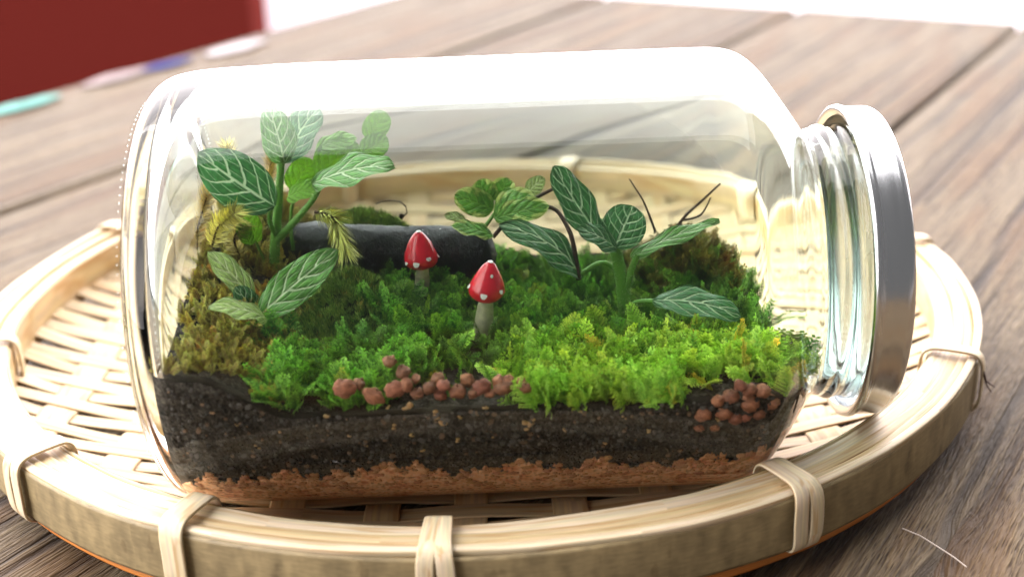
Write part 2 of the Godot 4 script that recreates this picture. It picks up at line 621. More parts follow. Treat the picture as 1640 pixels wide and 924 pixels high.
func table() -> void:
	var e1 := Vector3(0.5349, 0, -0.8449)        # along the boards
	var e2 := Vector3(0.8449, 0, 0.5349)
	var root := thing("table", "weathered grey wooden plank table under the bamboo tray", "table", Vector3(0, -76.95, 0))
	var edges := [-44.4, -29.25, -15.1, -1.1, 13.2, 27.5, 42.0]
	for k in edges.size() - 1:
		var b := MB.new()
		var b0: float = edges[k] + 0.12
		var b1: float = edges[k + 1] - 0.12
		var a0 := -62.0
		var a1 := 60.2 + rf(-0.15, 0.15)
		var top := TABLE_Y + rf(-0.06, 0.0)
		var du := rf(0.0, 1.0)
		var dv := rf(0.0, 1.0)
		# cross-section round the board, rounded at its upper edges
		var prof := [Vector2(b0, top - 3.0), Vector2(b0, top - 0.35), Vector2(b0 + 0.1, top - 0.1), Vector2(b0 + 0.35, top)]
		var nb := 10
		for i in range(1, nb): prof.append(Vector2(lerpf(b0 + 0.35, b1 - 0.35, float(i) / nb), top + 0.02 * nz(i * 0.7, k * 3.0)))
		prof.append_array([Vector2(b1 - 0.35, top), Vector2(b1 - 0.1, top - 0.1), Vector2(b1, top - 0.35), Vector2(b1, top - 3.0), Vector2(b0, top - 3.0)])
		var P := PackedVector3Array()
		var na := 14
		for i in na:
			for q in prof:
				P.append(e1 * lerpf(a0, a1, i / (na - 1.0)) + e2 * q.x + Vector3(0, q.y, 0))
		var k0 := b.v.size()
		b.grid(P, na, prof.size(), false, true)
		for i in na:
			for j in prof.size():
				b.uv[k0 + i * prof.size() + j] = Vector2(lerpf(a0, a1, i / (na - 1.0)) / 64.0 + du, prof[j].x / 10.0 + dv)
		for e in [0, na - 1]:
			var kk := b.v.size()
			for j in prof.size():
				b.v.append(P[e * prof.size() + j]); b.n.append(e1 * (-1.0 if e == 0 else 1.0)); b.c.append(Color.WHITE)
				b.uv.append(Vector2(prof[j].y / 64.0, prof[j].x / 10.0 + dv))
			for j in range(1, prof.size() - 1):
				b.idx.append_array(PackedInt32Array([kk, kk + j, kk + j + 1]))
		part("plank", b, M.weathered_wood, root)
	for s in [[-40.0, 54.0], [38.0, 54.0], [-40.0, -56.0], [38.0, -56.0]]:
		var b := MB.new()
		var c: Vector3 = e2 * s[0] + e1 * s[1]
		b.tube(PackedVector3Array([c + Vector3(0, -76.9, 0), c + Vector3(0, -40, 0), c + Vector3(0, -5.2, 0)]), PackedFloat32Array([2.6, 3.0, 3.4]), 12)
		part("leg", b, M.weathered_wood, root)

# ------------------------------------------------------------------ the tray

func bowl(x: float, z: float) -> float:
	var r := Vector2(x - BASKET.x, z - BASKET.z).length()
	return -1.84 + 0.98 * pow(maxf(0.0, r - 9.2) / 3.7, 1.6)

func ring(b: MB, r: float, y: float, half_w: float, thick: float, up_dir: float, a0 := 0.0, a1 := TAU, wob := 0.02, seedv := 0.0, rep := 8.0) -> void:
	# a strip bent round the tray: up_dir 0 lies flat, 1 stands upright
	var path := PackedVector3Array()
	var side := PackedVector3Array()
	var up := PackedVector3Array()
	var m := int(160 * (a1 - a0) / TAU) + 2
	for i in m:
		var a := lerpf(a0, a1, i / (m - 1.0))
		var o := Vector3(cos(a), 0, sin(a))
		var rr := r + wob * nz(cos(a) * 1.6 + seedv, sin(a) * 1.6, seedv)
		var yy := y + wob * 1.3 * nz(cos(a) * 1.4 - seedv, sin(a) * 1.4, seedv + 5.0)
		path.append(BASKET + o * rr + Vector3(0, yy, 0))
		side.append((o * (1.0 - up_dir) + Vector3.DOWN * up_dir).normalized())
		up.append((Vector3.UP * (1.0 - up_dir) + o * up_dir).normalized())
	b.strip(path, side, up, half_w, thick, rep, 1.0, seedv, 0.0, absf(a1 - a0 - TAU) < 0.001)

func basket() -> void:
	var root := thing("bamboo_tray", "round woven bamboo tray holding the glass jar", "tray", BASKET + Vector3(0, TABLE_Y, 0))
	var RW := 12.95
	# woven strips: weft along x, warp along z
	var pz := 0.78
	var px := 2.2
	for pass_ in 2:
		var pitch := pz if pass_ == 0 else px
		var half := 0.325 if pass_ == 0 else 0.41
		var lim := int(RW / pitch)
		for k in range(-lim, lim + 1):
			var o := k * pitch
			var reach := sqrt(maxf(RW * RW - o * o, 0.0))
			if reach < 1.0: continue
			var b := MB.new()
			var tone := rf(0.84, 1.06)
			b.col = Color(tone, tone * rf(0.96, 1.0), tone * rf(0.9, 1.0))
			var path := PackedVector3Array()
			var side := PackedVector3Array()
			var up := PackedVector3Array()
			var m := int(2.0 * reach / 0.19) + 2
			var skew := rf(-0.012, 0.012)
			var shift := rf(-0.03, 0.03)
			for i in m:
				var t := lerpf(-reach, reach, i / (m - 1.0))
				var off := o + skew * t + shift
				var x := t if pass_ == 0 else off
				var z := off if pass_ == 0 else t
				var wave := cos(PI * (t / px) + PI * k) if pass_ == 0 else -cos(PI * (t / pz) + PI * k)
				var p := Vector3(BASKET.x + x, 0, BASKET.z + z)
				p.y = bowl(p.x, p.z) + 0.045 * wave
				path.append(p)
				var dx := (bowl(p.x + 0.05, p.z) - bowl(p.x - 0.05, p.z)) * 10.0
				var dz := (bowl(p.x, p.z + 0.05) - bowl(p.x, p.z - 0.05)) * 10.0
				var nn := Vector3(-dx, 1, -dz).normalized()
				var s := Vector3(0, 0, 1) if pass_ == 0 else Vector3(1, 0, 0)
				s = (s - nn * s.dot(nn)).normalized()
				side.append(s)
				up.append(nn)
			b.strip(path, side, up, half * rf(0.95, 1.03), 0.055, reach / 6.0, 0.7, rf(0, 1), rf(0, 1))
			part("woven_strip", b, M.bamboo_strip, root)
	# the rim: inner band, outer band, split canes on top, strip below
	var b := MB.new()
	ring(b, 12.93, -0.58, 0.60, 0.10, 1.0, 0, TAU, 0.03, 1.0, 10.0)
	part("inner_band", b, M.bamboo, root)
	b = MB.new()
	ring(b, 14.02, -0.61, 0.63, 0.13, 1.0, 0, TAU, 0.03, 2.0, 6.0)
	part("outer_band", b, M.bamboo_skin, root)
	var canes := [[13.18, -0.04, 0.22], [13.53, 0.0, 0.15], [13.76, -0.02, 0.11], [13.95, 0.04, 0.10]]
	for k in canes.size():
		b = MB.new()
		var tn := rf(0.93, 1.05)
		b.col = Color(tn, tn, tn)
		ring(b, canes[k][0], canes[k][1], canes[k][2], 0.20, 0.12, 0, TAU, 0.07, 3.0 + k * 2.3, 10.0)
		part("rim_cane", b, M.bamboo_pale if k == 3 or k == 0 else M.bamboo, root)
	b = MB.new()
	ring(b, 13.74, -1.36, 0.24, 0.07, 0.8, 0, TAU, 0.05, 17.0, 8.0)
	part("bottom_strip", b, M.bamboo_edge, root)
	# ties wound round the rim
	for t in [[207.0, 1], [167.0, 1], [136.5, 2], [115.0, 1], [92.4, 2], [60.0, 2], [26.0, 1], [351.0, 1], [318.0, 2], [285.0, 2], [248.0, 2]]:
		for s in t[1]:
			b = MB.new()
			var half: float = 0.18 if t[1] == 2 else 0.25
			if t[0] == 115.0: half = 0.29
			if t[0] == 26.0 or t[0] == 351.0: half = 0.2
			tie(b, deg_to_rad(t[0]) + (s - 0.5 * (t[1] - 1)) * 0.031, half, 0.02 * (1 - 2 * s))
			part("tie", b, M.bamboo_pale, root)
	# the loose end of one tie, standing out at the right
	b = MB.new()
	var q := at(1566, 560, -1.0)
	var ang := deg_to_rad(26.6)
	var o := Vector3(cos(ang), 0, sin(ang))
	var base := BASKET + o * 14.25 + Vector3(0, -0.2, 0)
	b.tube(PackedVector3Array([base, base + o * 0.1 + Vector3(0, -0.25, 0), base + o * 0.3 + Vector3(0, -0.36, 0.05)]), PackedFloat32Array([0.035, 0.025, 0.012]), 5)
	b.tube(PackedVector3Array([base, base + o * 0.08 + Vector3(0, -0.3, 0.05), base + o * 0.22 + Vector3(0, -0.5, 0.1)]), PackedFloat32Array([0.03, 0.02, 0.01]), 5)
	part("tie_end", b, M.twig, root)

func tie(b: MB, a: float, half: float, lean: float) -> void:
	var o := Vector3(cos(a), 0, sin(a))
	var tng := Vector3(-sin(a), 0, cos(a))
	var path := PackedVector3Array()
	var side := PackedVector3Array()
	var up := PackedVector3Array()
	var m := 41
	for i in m:
		var t := TAU * i / (m - 1)
		var cx := signf(cos(t)) * pow(absf(cos(t)), 0.42)
		var sy := signf(sin(t)) * pow(absf(sin(t)), 0.5)
		var r := 13.48 + 0.76 * cx
		var y := -0.56 + (0.85 if sy > 0.0 else 0.80) * sy
		path.append(BASKET + o * r + Vector3(0, y, 0) + tng * (lean * 6.0 * sin(t * 0.5)))
	for i in m:
		var tn := (path[(i + 1) % (m - 1)] - path[(i + m - 2) % (m - 1)]).normalized()
		side.append(tng)
		var u := tng.cross(tn).normalized()
		if u.dot(path[i] - (BASKET + o * 13.48 + Vector3(0, -0.56, 0))) < 0.0: u = -u
		up.append(u)
	b.strip(path, side, up, half, 0.06, 2.0, 0.6, rf(0, 1), rf(0, 1), true)

# ------------------------------------------------------------------ the jar

func arc(out: PackedVector2Array, c: Vector2, r: float, a0: float, a1: float, m := 8) -> void:
	for i in m + 1:
		var a := deg_to_rad(lerpf(a0, a1, float(i) / m))
		out.append(c + Vector2(cos(a), sin(a)) * r)

func smooth(p: PackedVector2Array, times := 2) -> PackedVector2Array:
	for k in times:
		var q := PackedVector2Array()
		q.append(p[0])
		for i in p.size() - 1:
			q.append(p[i].lerp(p[i + 1], 0.25))
			q.append(p[i].lerp(p[i + 1], 0.75))
		q.append(p[p.size() - 1])
		p = q
	return p

func inner_radius(s: float) -> float:
	var pts := [Vector2(-7.38, 0.0), Vector2(-7.36, 3.5), Vector2(-7.30, 4.12), Vector2(-7.1, 4.46), Vector2(-6.7, 4.65), Vector2(-6.0, 4.75), Vector2(4.75, 4.72), Vector2(5.1, 4.62), Vector2(5.45, 4.4), Vector2(5.9, 3.87), Vector2(6.24, 3.4), Vector2(6.6, 2.85)]
	for i in pts.size() - 1:
		if s <= pts[i + 1].x:
			return lerpf(pts[i].y, pts[i + 1].y, clampf((s - pts[i].x) / (pts[i + 1].x - pts[i].x), 0.0, 1.0))
	return 2.85

func jar() -> void:
	var root := thing("glass_jar", "large clear glass jar lying on its side in the bamboo tray", "jar", Vector3(0, AXY - 5.0, 0))
	var o := PackedVector2Array([Vector2(-7.72, 0.0), Vector2(-7.73, 1.4), Vector2(-7.75, 3.0), Vector2(-7.80, 3.6), Vector2(-7.83, 4.0), Vector2(-7.81, 4.3), Vector2(-7.74, 4.55), Vector2(-7.52, 4.77), Vector2(-7.15, 4.90), Vector2(-6.4, 4.97), Vector2(-4.8, 5.0), Vector2(-1.0, 5.0), Vector2(2.5, 5.0), Vector2(4.3, 5.0), Vector2(4.85, 4.98), Vector2(5.25, 4.85), Vector2(5.6, 4.55), Vector2(6.0, 4.02), Vector2(6.35, 3.52), Vector2(6.60, 3.14), Vector2(6.76, 3.07), Vector2(6.95, 3.09), Vector2(7.06, 3.16), Vector2(7.16, 3.165), Vector2(7.26, 3.12), Vector2(7.42, 3.12), Vector2(7.54, 3.18), Vector2(7.64, 3.175), Vector2(7.74, 3.12), Vector2(8.18, 3.11), Vector2(8.25, 3.03)])
	o = smooth(o)
	var i_ := PackedVector2Array([Vector2(8.25, 2.92), Vector2(8.17, 2.84), Vector2(7.0, 2.82), Vector2(6.75, 2.86), Vector2(6.55, 2.96), Vector2(6.24, 3.34), Vector2(5.9, 3.8), Vector2(5.45, 4.37), Vector2(5.1, 4.63), Vector2(4.75, 4.74), Vector2(4.2, 4.76), Vector2(2.5, 4.76), Vector2(-1.0, 4.76), Vector2(-4.8, 4.76), Vector2(-6.0, 4.75), Vector2(-6.7, 4.66), Vector2(-7.1, 4.48), Vector2(-7.31, 4.15), Vector2(-7.37, 3.5), Vector2(-7.36, 2.0), Vector2(-7.34, 0.9), Vector2(-7.34, 0.0)])
	i_ = smooth(i_)
	var prof := o.duplicate()
	prof.append_array(i_)
	var b := MB.new()
	b.lathe_x(prof, AXY, 144)
	part("glass_body", b, M.clear_glass, root)
	# the ring of small ribs round the heel
	b = MB.new()
	for k in 150:
		var a := TAU * k / 150.0
		var c := Vector3(-7.84, AXY + 4.42 * cos(a), 4.42 * sin(a))
		var out := Vector3(-0.85, 0.53 * cos(a), 0.53 * sin(a)).normalized()
		var tg := Vector3(0, -sin(a), cos(a))
		b.ellipsoid(c, out * 0.009, tg * 0.017, out.cross(tg) * 0.036, 5, 7)
	part("heel_rib", b, M.clear_glass, root, "stuff")
	# the lid: a shell with a rolled edge
	var lid := PackedVector2Array([Vector2(7.56, 3.36), Vector2(7.5, 3.42), Vector2(7.47, 3.5), Vector2(7.5, 3.58), Vector2(7.58, 3.6), Vector2(7.66, 3.57), Vector2(7.72, 3.54), Vector2(8.0, 3.545)])
	arc(lid, Vector2(8.14, 3.29), 0.255, 90, 0, 8)
	lid.append_array(PackedVector2Array([Vector2(8.395, 3.1), Vector2(8.36, 2.95), Vector2(8.36, 2.0), Vector2(8.36, 0.0)]))
	lid.append_array(PackedVector2Array([Vector2(8.30, 0.0), Vector2(8.30, 3.2), Vector2(8.16, 3.42), Vector2(7.7, 3.42), Vector2(7.56, 3.36)]))
	b = MB.new()
	b.lathe_x(lid, AXY, 144)
	part("lid", b, M.brushed_metal, root)

# ------------------------------------------------------------------ soil and clay

func bumpy(x: float, z: float, cx: float, cz: float, rx: float, rz: float) -> float:
	return exp(-pow((x - cx) / rx, 2.0) - pow((z - cz) / rz, 2.0))

func g(x: float, z: float) -> float:
	var back := smoothstep(4.3, -0.3, z)
	var y := 2.2 + back * lerpf(0.62, -0.2, smoothstep(-2.0, 0.9, x))
	y += 0.92 * smoothstep(-4.5, -6.4, x)
	y += 1.05 * bumpy(x, z, -3.65, 0.9, 0.95, 1.0)
	y += 1.15 * bumpy(x, z, -3.6, -2.7, 1.3, 0.9)
	y += 0.9 * bumpy(x, z, -6.0, -2.0, 1.2, 1.3)
	y += 0.85 * bumpy(x, z, 4.35, -2.0, 0.95, 0.9)
	y -= 0.35 * smoothstep(5.0, 6.0, x)
	return y

func clay_line(x: float) -> float:
	var jag := 0.30 * nz(x * 0.6, 3.0) + 0.42 * nz(x * 2.0, 8.0) + 0.08 * nz(x * 9.0, 1.0)
	return AXY - 2.70 + jag + 0.35 * smoothstep(4.6, 6.0, x) - 0.25 * smoothstep(-5.5, -6.8, x)

func ground() -> void:
	var sb := MB.new()
	var cb := MB.new()
	var na := 44
	var nt := 30
	var xs := PackedFloat32Array()
	var s := -7.35
	while s < 6.12:
		xs.append(s)
		s += 0.045
	for kind in 2:
		var P := PackedVector3Array()
		var U := PackedVector2Array()
		for ii in xs.size() + 2:
			var i := clampi(ii - 1, 0, xs.size() - 1)
			var x := xs[i]
			var cap := ii == 0 or ii == xs.size() + 1
			var rc := inner_radius(x) + (0.085 if kind == 1 else 0.065)
			var clay_y := clay_line(x)
			# where the top meets the glass in front and behind
			var zf := rc * 0.9
			var zb := -rc * 0.9
			for it in 6:
				var yf := g(x, zf) if kind == 0 else clay_y
				var yb := g(x, zb) if kind == 0 else clay_y + 0.15
				zf = sqrt(maxf(rc * rc - pow(yf - AXY, 2.0), 0.001))
				zb = -sqrt(maxf(rc * rc - pow(yb - AXY, 2.0), 0.001))
			var af := atan2(g(x, zf) - AXY if kind == 0 else clay_y - AXY, zf)
			var ab := atan2(g(x, zb) - AXY if kind == 0 else clay_y + 0.15 - AXY, zb)
			if ab > 0.0: ab -= TAU
			var centre := Vector3(x, AXY - rc * 0.6, 0)
			for j in na + nt:
				var p: Vector3
				if j < na:
					var a := lerpf(af, ab, float(j) / (na - 1))
					var rr := rc
					rr += 0.022 * nz(x * 7.0, a * 22.0, 4.0) - 0.012
					p = Vector3(x, AXY + rr * sin(a), rr * cos(a))
					U.append(Vector2(x / 15.0, a * 4.6 / 12.0))
				else:
					var t := float(j - na + 1) / (nt + 1)
					var z := lerpf(zb, zf, t)
					var y := g(x, z) if kind == 0 else clay_y
					y += 0.06 * nz(x * 4.0, z * 4.0, 9.0) * sin(PI * t)
					p = Vector3(x, y, z)
					U.append(Vector2(x / 15.0, z / 12.0 + 0.4))
				if cap: p = centre
				P.append(p)
			P.append(P[P.size() - na - nt])
			U.append(U[U.size() - na - nt])
		var b := sb if kind == 0 else cb
		b.grid(P, xs.size() + 2, na + nt + 1, false, true)
		for k in U.size(): b.uv[k] = U[k]
	var soil := thing("soil", "dark brown potting soil filling the lower part of the jar", "soil", Vector3(0, AXY - 4.7, 0), "", "stuff")
	part("soil_bed", sb, M.soil, soil, "stuff")
	# pale crumbs that press against the glass
	var b := MB.new()
	var list := [[655, 651, 9], [648, 655, 5], [702, 668, 9], [708, 676, 8], [698, 662, 6], [840, 675, 7], [850, 680, 8], [843, 686, 7], [854, 672, 6], [521, 664, 6], [776, 656, 5], [629, 683, 5], [659, 699, 6], [737, 668, 5], [676, 722, 6], [970, 708, 5], [735, 705, 5], [412, 715, 6], [905, 690, 4], [620, 652, 4], [560, 700, 4], [790, 700, 4], [1000, 668, 4], [930, 660, 4], [1040, 690, 5], [1090, 720, 4], [450, 690, 4], [380, 680, 4], [340, 660, 4], [1150, 672, 4], [585, 715, 4]]
	for q in list:
		for k in 2:
			var p := on_glass(q[0] + rf(-3, 3), q[1] + rf(-3, 3), 4.79)
			var r: float = q[2] / 78.0 * rf(0.5, 0.8)
			b.col = Color(1, rf(0.85, 1.0), rf(0.7, 0.95)) * rf(0.6, 1.0)
			b.ellipsoid(p, Vector3(r, 0, 0), Vector3(0, r * rf(0.5, 0.9), 0), Vector3(0, 0, 0.05), 5, 7, 0.5, noise, 2.0)
	part("pale_crumb", b, M.grit, soil, "stuff")
	b = MB.new()
	for k in 2600:
		var x := rf(-7.0, 6.0)
		var rc := inner_radius(x) + 0.075
		var a := -deg_to_rad(rf(4.0, 46.0))
		if AXY + rc * sin(a) > g(x, rc * cos(a)) + 0.02 or AXY + rc * sin(a) < clay_line(x): continue
		var r := rf(0.015, 0.06) * rf(0.6, 1.3)
		var k_ := rf(0.25, 1.0)
		b.col = Color(0.11, 0.093, 0.08) * k_
		if rng.randf() < 0.10: b.col = Color(0.17, 0.10, 0.06) * rf(0.5, 1.2)
		var rot := Basis(Vector3(0, 0, 1), rf(0, 3.0))
		b.ellipsoid(Vector3(x, AXY + rc * sin(a), rc * cos(a)), rot * Vector3(r * rf(0.8, 1.8), 0, 0), rot * Vector3(0, r, 0), Vector3(0, 0, 0.03), 3, 5)
	part("soil_crumb", b, mat("crumb", Color(1, 1, 1), 0.9), soil, "stuff")
	var clay := thing("clay_layer", "orange crumbled clay drainage layer beneath the dark soil", "clay", Vector3(0, AXY - 4.7, 0), "", "stuff")
	part("clay_bed", cb, M.clay, clay, "stuff")
	b = MB.new()
	for k in 420:
		var x := rf(-6.9, 5.6)
		var rc := inner_radius(x) + 0.07
		var a := asin(clampf((clay_line(x) - AXY - pow(rf(0, 1), 2.0) * 0.9 + 0.04) / rc, -0.98, 0.0))
		var r := rf(0.03, 0.10)
		b.col = Color(1, rf(0.8, 1.0), rf(0.7, 1.0)) * rf(0.85, 1.3)
		b.ellipsoid(Vector3(x, AXY + rc * sin(a), rc * cos(a)), Vector3(r * rf(0.8, 1.6), 0, 0), Vector3(0, r, 0), Vector3(0, 0, 0.05), 4, 6, 0.5, noise, 2.0)
	part("clay_crumb", b, M.clay, clay, "stuff")

func pebbles() -> void:
	var row := [[552, 622, 20, 17], [598, 635, 21, 13], [632, 624, 18, 14], [651, 617, 10, 13], [646, 594, 13, 12], [624, 577, 12, 10], [666, 604, 8, 7], [687, 622, 11, 11], [701, 604, 12, 9], [710, 618, 12, 9], [733, 628, 15, 12], [749, 606, 13, 11], [772, 620, 16, 14], [798, 609, 10, 12], [813, 607, 11, 10], [807, 622, 18, 11], [840, 622, 12, 9], [835, 610, 10, 9], [668, 631, 12, 10], [705, 633, 12, 9], [575, 612, 11, 10], [758, 630, 10, 8], [785, 630, 10, 8]]
	var heap := [[1127, 663, 16, 15], [1160, 661, 15, 14], [1179, 670, 14, 13], [1201, 648, 17, 15], [1201, 626, 13, 11], [1223, 630, 13, 12], [1234, 652, 17, 14], [1171, 636, 15, 12], [1215, 665, 14, 12], [1120, 685, 10, 8], [1145, 685, 10, 8], [1186, 618, 12, 10], [1150, 643, 11, 10], [1195, 668, 10, 10]]
	var k := 0
	for q in row + heap:
		var in_row: bool = k < row.size()
		var p := on_glass(q[0], q[1], 4.74)
		if q[1] < 615 and in_row: p = at(q[0], q[1], p.z - 0.22)
		if not in_row: p = Vector3(p.x, p.y, minf(p.z, sqrt(maxf(pow(inner_radius(p.x + 0.08) + 0.02, 2.0) - pow(p.y - AXY, 2.0), 0.1))))
		var b := MB.new()
		var tone := rf(0.6, 1.2)
		b.col = Color(tone, tone * rf(0.82, 1.02), tone * rf(0.8, 1.05))
		var rot := Basis(Vector3(0, 0, 1), rf(-0.6, 0.6))
		b.ellipsoid(p, rot * Vector3(q[2] / 86.0, 0, 0), rot * Vector3(0, q[3] / 86.0, 0), Vector3(0, 0, 0.15), 10, 14, 0.34, noise, 1.1)
		var lab := "small round red-brown clay pebble in the front row on the dark soil"
		if k == 0: lab = "dark red pebble at the left end of the front row under green moss"
		elif k == 1: lab = "largest oval red-brown pebble, lying flat low in the front row"
		elif k == 5: lab = "reddish pebble lying apart above the front row of pebbles"
		elif k == 4: lab = "round brown pebble sitting on top of the front row"
		elif in_row:
			var nth := 0
			for w in row:
				if w[0] < q[0]: nth += 1
			var words := ["first", "second", "third", "fourth", "fifth", "sixth", "seventh", "eighth", "ninth", "tenth", "eleventh", "twelfth", "thirteenth", "fourteenth", "fifteenth", "sixteenth", "seventeenth", "eighteenth", "nineteenth", "twentieth", "twenty-first", "twenty-second", "twenty-third"]
			lab = "small red-brown clay pebble, %s from the left in the front row" % words[nth]
		elif q[0] == 1120: lab = "small brown pebble at the lower left corner of the pebble heap"
		elif q[0] == 1127: lab = "large round pebble at the left end of the pebble heap"
		elif q[0] == 1234: lab = "large brown pebble at the right end of the pebble heap"
		elif q[1] == 618: lab = "brown pebble at the top left of the heap, touching the bright moss"
		elif q[1] == 626: lab = "brown pebble at the top of the heap by the jar's shoulder"
		elif not in_row: lab = "brown clay pebble in the heap by the jar's shoulder under bright moss"
		whole("clay_pebble", b, M.pebble, p - Vector3(0, q[3] / 78.0, 0), lab, "pebble", "clay pebbles in a row on the soil" if in_row else "clay pebbles heaped at the shoulder end")
		k += 1

# ------------------------------------------------------------------ wood and mushrooms

func log_piece() -> void:
	var root := thing("dark_log", "wet black stick of wood lying across the moss behind the mushrooms", "log", at(620, 430, -1.0))
	var b := MB.new()
	var A := at(425, 402, -1.9)
	var B := at(796, 404, -0.75)
	var path := PackedVector3Array()
	var P := PackedVector3Array()
	var m := 48
	var sides := 32
	for i in m:
		var t := i / (m - 1.0)
		var c := A.lerp(B, t) + Vector3(0, 0.05 * sin(t * 5.0), 0)
		var r := 0.64 + 0.03 * sin(t * 9.0)
		r *= sqrt(clampf(1.0 - pow(maxf(0.0, (t - 0.93) / 0.07), 2.0), 0.0, 1.0)) * 0.999 + 0.001
		r *= sqrt(clampf(1.0 - pow(maxf(0.0, (0.05 - t) / 0.05), 2.0), 0.0, 1.0)) * 0.999 + 0.001
		for j in sides + 1:
			var a := TAU * (j % sides) / sides
			var rr := r * (1.0 + 0.06 * nz(t * 5.0, cos(a) * 1.5, sin(a) * 1.5) + 0.03 * nz(t * 12.0, cos(a) * 6.0, sin(a) * 6.0) + 0.03 * nz(t * 40.0, cos(a) * 4.0, sin(a) * 4.0))
			P.append(c + Vector3(-0.25, cos(a), sin(a) * 0.97) * rr + Vector3(0.25 * rr, 0, 0))
	b.grid(P, m, sides + 1, false, true, true, 3.0, 1.0)
	part("wood", b, M.wet_wood, root)
	b = MB.new()
	for k in 90:
		var t := rf(0.25, 0.95)
		var a := rf(-0.3, 1.5)
		var c := A.lerp(B, t) + Vector3(0, cos(a), sin(a)) * (0.645 + 0.03 * sin(t * 9.0))
		var r := rf(0.008, 0.022)
		b.ellipsoid(c, Vector3(r, 0, 0), Vector3(0, r, 0), Vector3(0, 0, r), 5, 7)
	part("water_drop", b, M.water, root, "stuff")

func mushroom(label: String, cap: Vector3, foot: Vector3, up: Vector3, r: float, h: float, sr: float, spots: Array) -> void:
	var root := thing("toy_mushroom", label, "mushroom", foot, "red toy mushrooms in the moss")
	var b := MB.new()
	var path := PackedVector3Array()
	var rad := PackedFloat32Array()
	for i in 9:
		var t := i / 8.0
		path.append(foot.lerp(cap - up * h * 0.22, t) + Vector3(0.03 * sin(t * 3.0), 0, 0))
		rad.append(sr * (1.25 - 0.4 * t + 0.10 * nz(t * 3.0, r * 30.0)))
	b.tube(path, rad, 16)
	part("stem", b, M.stalk, root)
	b = MB.new()
	# cap: a rounded cone, widest low down, drawn in below
	var prof := PackedVector2Array([Vector2(0, -0.30), Vector2(0.34, -0.33), Vector2(0.62, -0.30), Vector2(0.86, -0.20), Vector2(1.0, -0.02), Vector2(0.99, 0.14), Vector2(0.86, 0.38), Vector2(0.64, 0.66), Vector2(0.42, 0.90), Vector2(0.25, 1.03), Vector2(0.1, 1.09), Vector2(0, 1.10)])
	prof = smooth(prof)
	for i in prof.size(): prof[i] = Vector2(prof[i].x * r, (prof[i].y - 0.34) * h / 1.43)
	b.lathe(prof, cap, up, 36)
	for i in b.v.size():
		var d := b.v[i] - cap
		b.v[i] = cap + d * (1.0 + 0.05 * nz(b.v[i].x * 2.2, b.v[i].y * 2.2, b.v[i].z * 2.2))
	var capi := part("cap", b, M.red_gloss, root)
	for s in spots:
		# s: angle round from the camera's side, height 0..1 on the cap, size
		var y: float = s[1]
		var pr := 0.0
		var q := Vector2()
		for i in prof.size() - 1:
			var y0 := prof[i].y / h * 1.43 + 0.34
			var y1 := prof[i + 1].y / h * 1.43 + 0.34
			if y0 <= y and y1 > y and i > 8: q = prof[i].lerp(prof[i + 1], (y - y0) / (y1 - y0))
		if y >= 1.09: q = prof[prof.size() - 1]
		var fr := (Vector3(0, 0, 1) - up * up.z).normalized()
		var rt := up.cross(fr)
		var dir: Vector3 = fr * cos(s[0]) + rt * sin(s[0])
		var nn := (dir * 0.8 + up * 0.5).normalized() if y < 1.0 else up
		var p := cap + dir * q.x * 1.0 + up * q.y
		var tx := nn.cross(up if y < 1.0 else fr).normalized()
		b = MB.new()
		b.ellipsoid(p, tx * s[2], nn * 0.009, nn.cross(tx) * s[2] * 1.15, 7, 16, 0.15, noise, 2.0)
		part("white_spot", b, M.white_gloss, capi)

func mushrooms() -> void:
	var z := 0.15
	mushroom("upright red toy mushroom with white spots in front of the black log", at(673, 401, z), at(675, 470, z), Vector3(-0.02, 1, 0.06).normalized(), 29.0 / 74.0, 64.0 / 72.0, 0.15, [[-0.95, 0.02, 0.05], [-0.22, 0.06, 0.075], [0.55, 0.22, 0.06], [0.0, 1.12, 0.06], [1.6, 0.1, 0.06], [2.6, 0.1, 0.06]])
	z = 1.55
	mushroom("tilted red toy mushroom with a thicker stained stem, nearer the front", at(781, 451, z), at(768, 552, z), Vector3(0.17, 1, 0.08).normalized(), 31.0 / 77.0, 70.0 / 76.0, 0.185, [[-0.15, 0.10, 0.08], [0.28, 0.72, 0.035], [0.0, 1.12, 0.065], [0.95, 0.2, 0.06], [-1.4, 0.15, 0.06], [2.4, 0.1, 0.06]])

# ------------------------------------------------------------------ plants

func leaf(parent: Node3D, m: Material, base: Vector3, tip: Vector3, width: float, normal: Vector3, bend := 0.12, fold := 0.18, pa := 0.55, pb := 0.62, droop := 0.0, called := "leaf") -> void:
	var b := MB.new()
	var ax := tip - base
	var L := ax.length()
	var t_ := ax / L
	var nn := (normal - t_ * normal.dot(t_)).normalized()
	var sd := nn.cross(t_).normalized()
	var nu := 18
	var nv := 9
	var P := PackedVector3Array()
	var top := pow(pa / (pa + pb), pa) * pow(pb / (pa + pb), pb)
	var ph := rf(0, 9.0)
	for i in nu:
		var t := lerpf(0.002, 0.998, i / (nu - 1.0))
		var w := width * 0.5 * pow(t, pa) * pow(1.0 - t, pb) / top
		var c := base + ax * t + nn * (bend * L * 4.0 * t * (1.0 - t) - droop * L * t * t)
		for j in nv:
			var y := lerpf(-1.0, 1.0, j / (nv - 1.0))
			var lift := fold * w * (absf(y) - 0.4 * y * y) + 0.075 * L * sin(t * 13.0 + ph + y * 2.0) * y * y * 0.5
			# the blade bulges between the side veins
			lift += 0.012 * L * absf(sin((t - 0.3 * y * y) * PI * 8.0)) * (1.0 - absf(y))
			P.append(c + sd * (w * y) + nn * lift)
	b.grid(P, nu, nv, false, false, false)
	part(called, b, m, parent)

